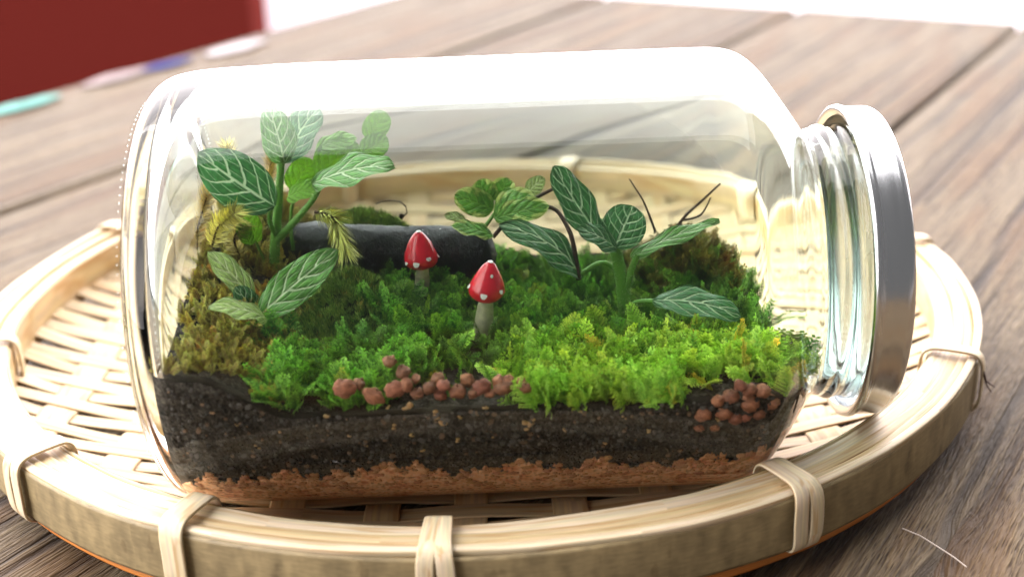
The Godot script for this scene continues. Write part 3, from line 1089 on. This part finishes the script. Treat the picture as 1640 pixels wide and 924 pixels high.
func stalk(parent: Node3D, pts: Array, r0: float, r1: float, m: Material, hairs := 0, called := "stem") -> void:
	var cv := Curve3D.new()
	for i in pts.size():
		var p: Vector3 = pts[i]
		var h := Vector3()
		if i > 0 and i < pts.size() - 1: h = (pts[i + 1] - pts[i - 1]) * 0.18
		cv.add_point(p, -h, h)
	var path := PackedVector3Array()
	var rad := PackedFloat32Array()
	var L := cv.get_baked_length()
	var n_ := maxi(6, int(L / 0.12))
	for i in n_ + 1:
		var t := float(i) / n_
		path.append(cv.sample_baked(t * L))
		rad.append(lerpf(r0, r1, t) * (1.0 + 0.08 * nz(t * 6.0, L)))
	var b := MB.new()
	b.tube(path, rad, 9)
	var st := part(called, b, m, parent)
	if hairs:
		b = MB.new()
		for k in hairs:
			var t := rf(0.02, 0.98)
			var i := int(t * n_)
			var d := (path[mini(i + 1, n_)] - path[maxi(i - 1, 0)]).normalized()
			var o := d.cross(Vector3(rf(-1, 1), rf(-1, 1), rf(-1, 1))).normalized()
			var p := cv.sample_baked(t * L) + o * lerpf(r0, r1, t) * 0.9
			var e := p + o * rf(0.05, 0.11) + d * rf(-0.02, 0.04)
			var w := d * 0.006
			b.tri(p - w, p + w, e)
			var w2 := o.cross(d) * 0.006
			b.tri(p - w2, p + w2, e)
		part("stem_hair", b, M.hair, parent, "stuff")

func left_plants() -> void:
	var r := thing("nerve_plant", "tall nerve plant with white-veined leaves at the jar's base end", "plant", at(440, 425, -0.3))
	stalk(r, [at(440, 432, -0.3), at(441, 390, -0.3), at(446, 330, -0.3), at(452, 240, -0.35)], 0.13, 0.075, M.stem_green, 220)
	stalk(r, [at(446, 382, -0.25), at(475, 352, -0.1), at(505, 315, 0.0), at(512, 296, 0.05)], 0.09, 0.06, M.stem_green, 110)
	stalk(r, [at(441, 375, -0.2), at(432, 350, 0.0), at(438, 326, 0.1)], 0.06, 0.045, M.stem_green, 30)
	leaf(r, M.leaf_dark, at(441, 331, 0.15), at(313, 246, 0.75), 1.22, Vector3(-0.15, 0.45, 0.9), 0.06, -0.12)
	leaf(r, M.leaf_light, at(456, 262, -0.35), at(430, 170, -0.1), 0.80, Vector3(0.35, 0.15, 0.9), 0.10, 0.25)
	leaf(r, M.leaf_dark, at(458, 262, -0.45), at(512, 172, -1.0), 0.95, Vector3(-0.4, 0.4, 0.8), 0.10, 0.15)
	leaf(r, M.leaf_light, at(500, 296, 0.05), at(632, 266, 0.6), 1.05, Vector3(-0.05, 0.9, 0.42), 0.07, 0.10)
	r = thing("nerve_plant", "short nerve plant with one long bright leaf beside the mossy cushion", "plant", at(418, 505, 1.6))
	leaf(r, M.leaf_light, at(416, 505, 1.75), at(541, 399, 1.5), 0.86, Vector3(0.32, 0.55, 0.78), 0.10, 0.12)
	leaf(r, M.leaf_pale, at(408, 485, 1.4), at(330, 403, 1.0), 0.60, Vector3(0.2, 0.75, 0.6), 0.12, 0.12)
	leaf(r, M.leaf_dark, at(412, 505, 1.5), at(378, 458, 1.6), 0.55, Vector3(0.1, 0.5, 0.85), 0.08, 0.1)
	leaf(r, M.leaf_pale, at(428, 512, 2.2), at(332, 494, 3.1), 0.62, Vector3(0.0, 0.9, 0.5), 0.10, 0.08)
	stalk(r, [at(420, 530, 1.7), at(416, 505, 1.7)], 0.06, 0.05, M.stem_green, 40)
	r = thing("creeping_plant", "round-leaved bright green creeper behind the tall nerve plant", "plant", at(500, 400, -1.0))
	leaf(r, M.leaf_plain, at(508, 285, -0.7), at(575, 232, -0.8), 1.05, Vector3(-0.2, 0.35, 0.9), 0.06, 0.1, 0.42, 0.42)
	leaf(r, M.leaf_plain, at(505, 240, -0.9), at(572, 222, -0.9), 0.5, Vector3(0, 0.8, 0.6), 0.1, 0.1, 0.42, 0.42)
	leaf(r, M.leaf_plain, at(578, 245, -1.2), at(622, 222, -1.2), 0.6, Vector3(0, 0.4, 0.9), 0.05, 0.1, 0.42, 0.42)
	leaf(r, M.leaf_plain, at(588, 222, -1.4), at(618, 178, -1.5), 0.6, Vector3(0.2, 0.3, 0.9), 0.05, 0.1, 0.42, 0.42)
	leaf(r, M.leaf_plain, at(466, 305, -0.9), at(500, 255, -0.9), 0.68, Vector3(0.1, 0.3, 0.95), 0.05, 0.12, 0.42, 0.42)
	leaf(r, M.leaf_plain, at(460, 318, -0.6), at(512, 300, -0.4), 0.55, Vector3(0, 0.8, 0.6), 0.1, 0.1, 0.45, 0.45)
	leaf(r, M.leaf_plain, at(412, 388, 0.0), at(396, 326, 0.1), 0.50, Vector3(-0.2, 0.3, 0.95), 0.05, 0.2, 0.42, 0.42)
	leaf(r, M.leaf_plain, at(404, 392, 0.1), at(384, 356, 0.2), 0.36, Vector3(-0.2, 0.4, 0.9), 0.05, 0.2, 0.42, 0.42)
	stalk(r, [at(470, 400, -1.0), at(468, 330, -0.9), at(500, 290, -0.8), at(560, 262, -1.0), at(585, 235, -1.3)], 0.045, 0.03, M.stem_green)
	stalk(r, [at(425, 420, -0.2), at(414, 395, -0.05), at(410, 386, 0.0)], 0.035, 0.03, M.stem_green)
	# bristly moss plumes
	plume("yellow bristly moss plume under the dark veined leaf", [at(338, 395, 0.3), at(350, 362, 0.5), at(376, 342, 0.8)], 0.40, Color(0.50, 0.44, 0.12))
	plume("drooping olive bristly moss plume in front of the black log", [at(505, 340, 0.2), at(535, 350, 0.5), at(548, 385, 0.7), at(554, 402, 0.75)], 0.42, Color(0.44, 0.44, 0.12))
	plume("brown bristly moss plume leaning against the jar's base end", [at(300, 400, -0.6), at(318, 345, -0.5), at(330, 310, -0.4)], 0.40, Color(0.34, 0.25, 0.07))
	plume("golden bristly moss plume behind the dark veined leaf", [at(380, 330, -1.2), at(372, 270, -1.2), at(362, 232, -1.2)], 0.36, Color(0.44, 0.36, 0.10))
	plume("small golden moss plume behind the tall stem", [at(430, 300, -1.3), at(436, 255, -1.3), at(438, 235, -1.3)], 0.33, Color(0.44, 0.33, 0.10))
	plume("olive bristly moss plume at the foot of the tall stem", [at(395, 430, -0.2), at(375, 385, 0.1), at(390, 360, 0.2)], 0.34, Color(0.36, 0.30, 0.08))

func plume(label: String, pts: Array, len_: float, c: Color) -> void:
	var root := thing("moss_plume", label, "moss", pts[0], "bristly moss plumes around the nerve plant")
	stalk(root, pts, 0.035, 0.015, M.twig)
	var cv := Curve3D.new()
	for p in pts: cv.add_point(p)
	var L := cv.get_baked_length()
	var b := MB.new()
	for k in 420:
		var t := pow(rf(0.0, 1.0), 0.8)
		var p := cv.sample_baked(t * L)
		var d := (cv.sample_baked(minf(t * L + 0.05, L)) - cv.sample_baked(maxf(t * L - 0.05, 0.0))).normalized()
		var o := d.cross(Vector3(rf(-1, 1), rf(-1, 1), rf(-1, 1))).normalized()
		var l := len_ * rf(0.6, 1.1)
		var mid := p + (o * 0.75 + d * 0.55) * l * 0.5
		var e := p + (o * 0.85 + d * 0.8) * l + Vector3(0, -0.12 * l, 0)
		var w := d.cross(o) * 0.017
		b.col = c * rf(0.9, 2.3)
		b.tri(p - w, p + w, mid + w)
		b.tri(p - w, mid + w, mid - w)
		b.tri(mid - w, mid + w, e)
	part("bristle", b, M.moss, root, "stuff")

func ivy() -> void:
	var r := thing("ivy_sprig", "variegated ivy sprig with cream-edged leaves beyond the log", "plant", at(800, 400, -0.6))
	leaf(r, M.leaf_ivy, at(790, 345, -0.4), at(858, 318, -0.2), 0.85, Vector3(0.1, 0.75, 0.65), 0.10, 0.10, 0.4, 0.45)
	leaf(r, M.leaf_ivy, at(795, 350, -0.2), at(880, 330, 0.0), 0.62, Vector3(0.0, 0.6, 0.8), 0.10, 0.10, 0.4, 0.5)
	leaf(r, M.leaf_ivy, at(790, 335, -0.7), at(728, 312, -0.7), 0.66, Vector3(0, 0.4, 0.9), 0.06, 0.12, 0.4, 0.45)
	leaf(r, M.leaf_ivy, at(785, 325, -0.9), at(765, 288, -0.9), 0.62, Vector3(0.1, 0.3, 0.95), 0.06, 0.12, 0.4, 0.45)
	leaf(r, M.leaf_ivy, at(800, 325, -0.9), at(812, 284, -1.0), 0.62, Vector3(-0.1, 0.4, 0.9), 0.06, 0.12, 0.4, 0.45)
	leaf(r, M.leaf_pale, at(845, 308, -0.6), at(872, 284, -0.6), 0.42, Vector3(0, 0.5, 0.85), 0.06, 0.1, 0.4, 0.6)
	leaf(r, M.leaf_ivy, at(790, 378, 0.0), at(722, 362, 0.1), 0.46, Vector3(0, 0.85, 0.5), 0.08, 0.1, 0.45, 0.5)
	leaf(r, M.leaf_pale, at(745, 352, -0.3), at(712, 345, -0.3), 0.26, Vector3(0, 0.7, 0.7), 0.08, 0.2, 0.45, 0.5)
	leaf(r, M.leaf_plain, at(898, 330, -0.8), at(918, 312, -0.8), 0.34, Vector3(0, 0.4, 0.9), 0.08, 0.1, 0.45, 0.5)
	stalk(r, [at(770, 372, -0.2), at(790, 345, -0.4), at(796, 335, -0.5)], 0.05, 0.04, M.stem_green)
	stalk(r, [at(790, 380, -0.1), at(812, 355, -0.3), at(850, 322, -0.5), at(900, 296, -0.6)], 0.05, 0.04, M.twig, 0, "twig")
	stalk(r, [at(868, 330, -0.4), at(890, 336, -0.3), at(908, 362, 0.1), at(918, 390, 0.3), at(927, 448, 0.4)], 0.045, 0.06, M.twig, 0, "twig")

func right_plant() -> void:
	var r := thing("nerve_plant", "dark green nerve plant with pale veins standing in the moss near the jar's neck", "plant", at(1000, 500, 0.3))
	stalk(r, [at(1002, 505, 0.3), at(996, 450, 0.35), at(985, 395, 0.35)], 0.17, 0.14, M.stem_green, 260)
	stalk(r, [at(1000, 470, 0.4), at(1012, 430, 0.45), at(1022, 408, 0.5)], 0.09, 0.07, M.stem_green, 90)
	stalk(r, [at(994, 440, 0.3), at(965, 420, 0.25), at(930, 440, 0.35)], 0.06, 0.05, M.stem_green, 30)
	stalk(r, [at(1002, 500, 0.5), at(1020, 484, 0.9), at(1048, 482, 1.25)], 0.06, 0.05, M.stem_green, 30)
	leaf(r, M.leaf_dark, at(962, 384, 0.15), at(886, 266, 0.35), 0.84, Vector3(0.45, 0.25, 0.85), -0.03, 0.2)
	leaf(r, M.leaf_dark, at(984, 398, 0.45), at(1014, 330, 0.25), 1.0, Vector3(-0.05, 0.5, 0.86), 0.05, 0.1, 0.5, 0.45)
	leaf(r, M.leaf_dark, at(988, 400, 0.6), at(924, 366, 0.85), 0.62, Vector3(0.1, 0.8, 0.6), 0.10, 0.1)
	leaf(r, M.leaf_dark, at(932, 446, 0.3), at(798, 360, 0.3), 0.80, Vector3(0.3, 0.7, 0.62), 0.20, -0.1)
	leaf(r, M.leaf_light, at(1010, 412, 0.5), at(1153, 354, 0.1), 0.46, Vector3(-0.15, 0.85, 0.5), 0.04, 0.22)
	leaf(r, M.leaf_dark, at(1044, 482, 1.25), at(1189, 508, 1.8), 0.74, Vector3(0.0, 0.8, 0.6), 0.14, 0.06)
	leaf(r, M.leaf_light, at(990, 392, 0.2), at(955, 352, -0.1), 0.5, Vector3(0.2, 0.4, 0.85), 0.06, 0.15)

# ------------------------------------------------------------------ moss

func sprig(b: MB, base: Vector3, dir: Vector3, L: float, c: Color, tip: Color, bushy := 7, wide := 0.34) -> void:
	# a feathery moss shoot: a curved stem with side shoots, both set with small scale leaves
	var right := dir.cross(Vector3(rf(-1, 1), rf(-0.2, 0.2), rf(-1, 1))).normalized()
	var nrm := right.cross(dir).normalized()
	var m := bushy * 2
	for i in m + 1:
		var t := float(i) / m
		var p := base + dir * (L * t) + nrm * (L * 0.22 * t * t)
		var d := (dir + nrm * 0.44 * t).normalized()
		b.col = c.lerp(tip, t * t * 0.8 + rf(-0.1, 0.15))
		if i % 2 == 0 and i > 0 and i < m:
			for s: float in [-1.0, 1.0]:
				var sl := L * wide * (1.15 - 0.85 * t) * rf(0.8, 1.15)
				var sd := (right * s * 0.9 + d * 0.75 + nrm * rf(-0.1, 0.3)).normalized()
				var k := maxi(3, int(sl / (L * 0.048)))
				for q in k + 1:
					var tq := float(q) / k
					var pp := p + sd * (sl * tq) + nrm * (0.1 * sl * tq * tq)
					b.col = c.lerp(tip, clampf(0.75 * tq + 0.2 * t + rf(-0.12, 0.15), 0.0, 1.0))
					scale_leaf(b, pp, sd, nrm, L * 0.06 * (1.15 - 0.5 * tq))
		else:
			scale_leaf(b, p, d, nrm, L * 0.07)
	scale_leaf(b, base + dir * L + nrm * L * 0.22, dir, nrm, L * 0.07)

func scale_leaf(b: MB, p: Vector3, d: Vector3, nrm: Vector3, s: float) -> void:
	var r := d.cross(nrm).normalized()
	for k: float in [-1.0, 1.0]:
		var o := (r * k + d * 0.7 + nrm * rf(-0.25, 0.55)).normalized()
		var w := (d - r * k * 0.4).normalized() * s * 0.55
		var e := p + o * s * 1.7
		var m := p + o * s * 0.9 + nrm * s * 0.18
		b.tri(p, m + w, m - w)
		b.tri(m - w, m + w, e)

func scatter(called: String, label: String, b: MB, spots: Array, cols: Array) -> void:
	var mm := MultiMesh.new()
	mm.transform_format = MultiMesh.TRANSFORM_3D
	mm.use_colors = true
	mm.mesh = b.mesh(Vector3.ZERO)
	mm.instance_count = spots.size()
	for i in spots.size():
		var t: Transform3D = spots[i]
		mm.set_instance_transform(i, Transform3D(t.basis, put(t.origin)))
		mm.set_instance_color(i, cols[i])
	var o := MultiMeshInstance3D.new()
	o.name = numbered(called)
	o.multimesh = mm
	o.material_override = M.moss
	add_child(o)
	tag(o, label, "moss", "", "stuff")

func inside(p: Vector3, gap: float) -> bool:
	return Vector2(p.y - AXY, p.z).length() < inner_radius(p.x) - gap

func patch(called: String, label: String, b: MB, count: int, where: Callable, size: Vector2, lean: Vector3, spread: float, tint: Callable) -> void:
	var spots := []
	var cols := []
	var guard := 0
	while spots.size() < count and guard < count * 12:
		guard += 1
		var p: Vector3 = where.call()
		if p.y < -50.0: continue
		var up := (Vector3.UP + lean + Vector3(rf(-1, 1), rf(-0.3, 0.3), rf(-1, 1)) * spread).normalized()
		var s := rf(size.x, size.y)
		if not inside(p + up * s * 0.9, 0.06): 
			up = (up + Vector3(0, 0.6, -0.7)).normalized()
			if not inside(p + up * s * 0.9, 0.05): continue
		var x := up.cross(Vector3(rf(-1, 1), 0.05, rf(-1, 1))).normalized()
		spots.append(Transform3D(Basis(x, up, x.cross(up)) * s, p))
		cols.append(tint.call(p))
	scatter(called, label, b, spots, cols)

func spot_in(x0: float, x1: float, z0: float, z1: float, dy := 0.0) -> Callable:
	return func() -> Vector3:
		var x := rf(x0, x1)
		var z := rf(z0, z1)
		# a ragged outline
		var e: float = minf(minf(x - x0, x1 - x), minf(z - z0, z1 - z))
		if e < 0.35 + 0.6 * nz(x * 1.1, z * 1.1, 5.0) - 0.2: return Vector3(0, -99, 0)
		return Vector3(x, g(x, z) + dy, z)

func clear_of_stems(f: Callable, wide: float, ahead: float) -> Callable:
	# the moss round the mushrooms leaves their stems in view
	var A := at(675, 470, 0.15)
	var B := at(768, 552, 1.55)
	return func() -> Vector3:
		var p: Vector3 = f.call()
		for q: Vector3 in [A, B]:
			if absf(p.x - q.x) < wide and p.z > q.z - 0.25 and p.z < q.z + ahead: return Vector3(0, -99, 0)
		return p

func spot_moss() -> Callable:
	var f := spot_in(0.1, 6.1, 2.3, 4.6, -0.05)
	return func() -> Vector3:
		var p: Vector3 = f.call()
		return Vector3(0, -99, 0) if p.x > 3.5 and p.z > 3.3 else p

func shade(lo: float, hi: float, f: float) -> Callable:
	return func(p: Vector3) -> Color:
		var k := lerpf(lo, hi, clampf(0.5 + 0.7 * nz(p.x * f, p.y * f, p.z * f) + rf(-0.2, 0.2), 0.0, 1.0))
		if rng.randf() < 0.03: return Color(k * 1.7, k * 0.9, k * 0.8)
		return Color(k * rf(0.85, 1.2), k, k * rf(0.8, 1.1))

func mosses() -> void:
	# three kinds of shoots, each about one unit tall
	var fern := MB.new()
	for k in 4:
		var d := Vector3(rf(-0.5, 0.5), 1.0, rf(-0.5, 0.5)).normalized()
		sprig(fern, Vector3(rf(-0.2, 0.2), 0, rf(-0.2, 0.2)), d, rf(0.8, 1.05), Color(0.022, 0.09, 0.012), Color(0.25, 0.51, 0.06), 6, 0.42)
	var lush := MB.new()
	for k in 4:
		var d := Vector3(rf(-0.6, 0.6), 1.0, rf(-0.6, 0.6)).normalized()
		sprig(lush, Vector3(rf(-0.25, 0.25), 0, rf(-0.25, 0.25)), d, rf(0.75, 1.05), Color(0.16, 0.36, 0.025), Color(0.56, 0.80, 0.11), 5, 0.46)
	var brown := MB.new()
	for k in 3:
		var d := Vector3(rf(-0.6, 0.6), 1.0, rf(-0.6, 0.6)).normalized()
		sprig(brown, Vector3(rf(-0.2, 0.2), 0, rf(-0.2, 0.2)), d, rf(0.75, 1.05), Color(0.14, 0.075, 0.025), Color(0.36, 0.34, 0.06), 6, 0.38)
	var pile := MB.new()
	for k in 9:
		var a := TAU * k / 9.0 + rf(-0.2, 0.2)
		var o := Vector3(cos(a), 0, sin(a))
		var e := o * rf(0.25, 0.5) + Vector3(0, rf(0.75, 1.0), 0)
		var w := Vector3(-sin(a), 0, cos(a)) * 0.07
		pile.col = Color(0.045, 0.085, 0.018).lerp(Color(0.16, 0.22, 0.045), rf(0, 1))
		pile.tri(-w, w, e * 0.55 + w + o * 0.1)
		pile.tri(-w, e * 0.55 + w + o * 0.1, e * 0.55 - w + o * 0.1)
		pile.tri(e * 0.55 - w + o * 0.1, e * 0.55 + w + o * 0.1, e)

	var frond := MB.new()
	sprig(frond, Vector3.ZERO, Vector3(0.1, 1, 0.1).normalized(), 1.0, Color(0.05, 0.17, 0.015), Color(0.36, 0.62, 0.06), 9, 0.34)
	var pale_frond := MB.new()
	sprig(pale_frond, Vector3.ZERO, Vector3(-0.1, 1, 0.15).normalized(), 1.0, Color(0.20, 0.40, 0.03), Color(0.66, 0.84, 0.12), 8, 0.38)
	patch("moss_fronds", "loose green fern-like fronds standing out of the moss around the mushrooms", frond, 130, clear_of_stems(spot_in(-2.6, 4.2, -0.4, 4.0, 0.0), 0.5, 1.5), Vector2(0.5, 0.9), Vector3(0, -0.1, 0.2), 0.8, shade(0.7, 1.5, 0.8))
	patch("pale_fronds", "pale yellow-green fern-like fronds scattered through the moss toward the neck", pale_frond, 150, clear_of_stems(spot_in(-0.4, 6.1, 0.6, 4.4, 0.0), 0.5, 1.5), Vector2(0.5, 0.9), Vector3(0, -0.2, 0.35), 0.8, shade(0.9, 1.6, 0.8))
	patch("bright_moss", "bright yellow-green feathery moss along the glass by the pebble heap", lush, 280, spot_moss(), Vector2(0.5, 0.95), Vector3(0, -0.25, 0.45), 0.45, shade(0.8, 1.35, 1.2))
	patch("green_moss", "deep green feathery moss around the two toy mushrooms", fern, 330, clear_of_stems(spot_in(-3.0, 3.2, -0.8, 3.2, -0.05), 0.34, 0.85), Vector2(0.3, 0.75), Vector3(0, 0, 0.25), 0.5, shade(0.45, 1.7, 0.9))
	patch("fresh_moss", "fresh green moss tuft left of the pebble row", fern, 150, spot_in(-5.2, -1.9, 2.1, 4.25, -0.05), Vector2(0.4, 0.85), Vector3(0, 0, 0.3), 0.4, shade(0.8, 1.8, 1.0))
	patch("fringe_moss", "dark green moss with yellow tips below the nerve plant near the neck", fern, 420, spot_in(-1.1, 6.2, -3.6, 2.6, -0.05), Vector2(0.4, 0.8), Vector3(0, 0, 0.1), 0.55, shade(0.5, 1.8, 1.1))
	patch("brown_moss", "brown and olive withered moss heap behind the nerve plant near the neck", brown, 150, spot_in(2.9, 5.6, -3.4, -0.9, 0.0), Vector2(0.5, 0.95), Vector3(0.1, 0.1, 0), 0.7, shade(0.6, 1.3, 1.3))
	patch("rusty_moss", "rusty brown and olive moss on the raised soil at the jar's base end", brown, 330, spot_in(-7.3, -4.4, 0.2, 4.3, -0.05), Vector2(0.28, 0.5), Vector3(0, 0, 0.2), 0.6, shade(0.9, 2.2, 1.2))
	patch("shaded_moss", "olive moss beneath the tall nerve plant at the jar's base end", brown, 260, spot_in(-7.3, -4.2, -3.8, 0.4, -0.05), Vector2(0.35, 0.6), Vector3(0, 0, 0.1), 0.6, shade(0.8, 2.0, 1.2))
	patch("cushion_moss", "dense short-piled dark green moss cushion between nerve plant and log", pile, 1500, spot_in(-5.3, -2.2, -0.4, 2.4, -0.03), Vector2(0.16, 0.27), Vector3(0, 0, 0.1), 0.3, shade(1.2, 2.8, 1.6))
	patch("golden_cushion", "yellow-green moss cushion rising behind the black log", pile, 900, spot_in(-5.2, -1.9, -3.7, -1.3, -0.03), Vector2(0.2, 0.32), Vector3(0, 0, 0.1), 0.35, shade(1.6, 3.4, 1.4))

func small_things() -> void:
	var mist := FogVolume.new()
	mist.name = "mist"
	mist.shape = RenderingServer.FOG_VOLUME_SHAPE_ELLIPSOID
	mist.size = Vector3(0.128, 0.082, 0.084)
	var fm := FogMaterial.new()
	fm.resource_name = "mist"
	fm.density = 8.5
	fm.albedo = Color(0.97, 0.97, 0.97)
	mist.material = fm
	add_child(mist)
	mist.position = put(Vector3(-0.9, AXY + 0.55, 0))
	tag(mist, "thin milky mist in the damp air of the jar", "mist", "", "stuff")
	var e1 := Vector3(0.5349, 0, -0.8449)
	var r := thing("dry_twig", "thin dry twig with wisps of moss rising from the brown heap", "twig", at(1080, 400, -1.9), "dry twigs in the brown moss")
	stalk(r, [at(1062, 400, -1.9), at(1092, 352, -1.9), at(1120, 325, -1.9), at(1134, 312, -1.9), at(1154, 293, -1.9)], 0.05, 0.022, M.twig, 0, "twig")
	stalk(r, [at(1092, 352, -1.9), at(1122, 344, -1.8), at(1138, 316, -1.8)], 0.03, 0.018, M.twig, 0, "twig")
	r = thing("dry_twig", "short dry twig leaning left above the round veined leaf", "twig", at(1034, 345, -1.6), "dry twigs in the brown moss")
	stalk(r, [at(1050, 372, -1.6), at(1032, 325, -1.6), at(1018, 302, -1.6), at(1008, 286, -1.6)], 0.035, 0.015, M.twig, 0, "twig")
	var b := MB.new()
	var hp := PackedVector3Array()
	var hr := PackedFloat32Array()
	for q in [[602, 326], [612, 322], [625, 320], [640, 322], [650, 330], [652, 340], [646, 347]]:
		hp.append(at(q[0], q[1], -2.2)); hr.append(0.016)
	b.tube(hp, hr, 5)
	b.ellipsoid(at(643, 346, -2.2), Vector3(0.06, 0, 0), Vector3(0, 0.075, 0), Vector3(0, 0, 0.06), 6, 8, 0.3, noise, 2.0)
	whole("dry_root", b, M.twig, at(602, 326, -2.2), "curled brown root with a dark bead above the log", "root")
	# a pale fibre on the boards
	b = MB.new()
	hp = PackedVector3Array(); hr = PackedFloat32Array()
	for q in [[1446, 846], [1475, 858], [1510, 880], [1530, 893], [1549, 908]]:
		var d := ray(q[0], q[1])
		hp.append(CAM + d * ((TABLE_Y + 0.06 - CAM.y) / d.y)); hr.append(0.014)
	b.tube(hp, hr, 5)
	whole("thread", b, M.thread, hp[0], "fine pale thread lying on the dark boards", "thread")
	# scraps lying along the table's far edge
	for s in [[35, 168, 5.2, 1.5, Color(0.16, 0.33, 0.30), "pale turquoise scrap on the far edge of the table"], [188, 122, 5.4, 1.5, Color(0.30, 0.25, 0.25), "pinkish white scrap on the far edge of the table"], [266, 103, 4.2, 1.0, Color(0.05, 0.07, 0.22), "dark blue scrap on the far edge of the table"], [378, 76, 5.4, 1.8, Color(0.42, 0.39, 0.40), "bright white scrap on the far edge of the table"]]:
		var d := ray(s[0], s[1])
		var p := CAM + d * ((TABLE_Y + 0.12 - CAM.y) / d.y)
		b = MB.new()
		b.col = s[4]
		b.ellipsoid(p, e1 * s[2] * 0.45, Vector3(0, 0.1, 0), Vector3(0.8449, 0, 0.5349) * s[3] * 0.5, 8, 18, 0.35, noise, 1.5)
		whole("paper_scrap", b, M.paper, p - Vector3(0, 0.12, 0), s[5], "scrap", "scraps along the table's far edge")
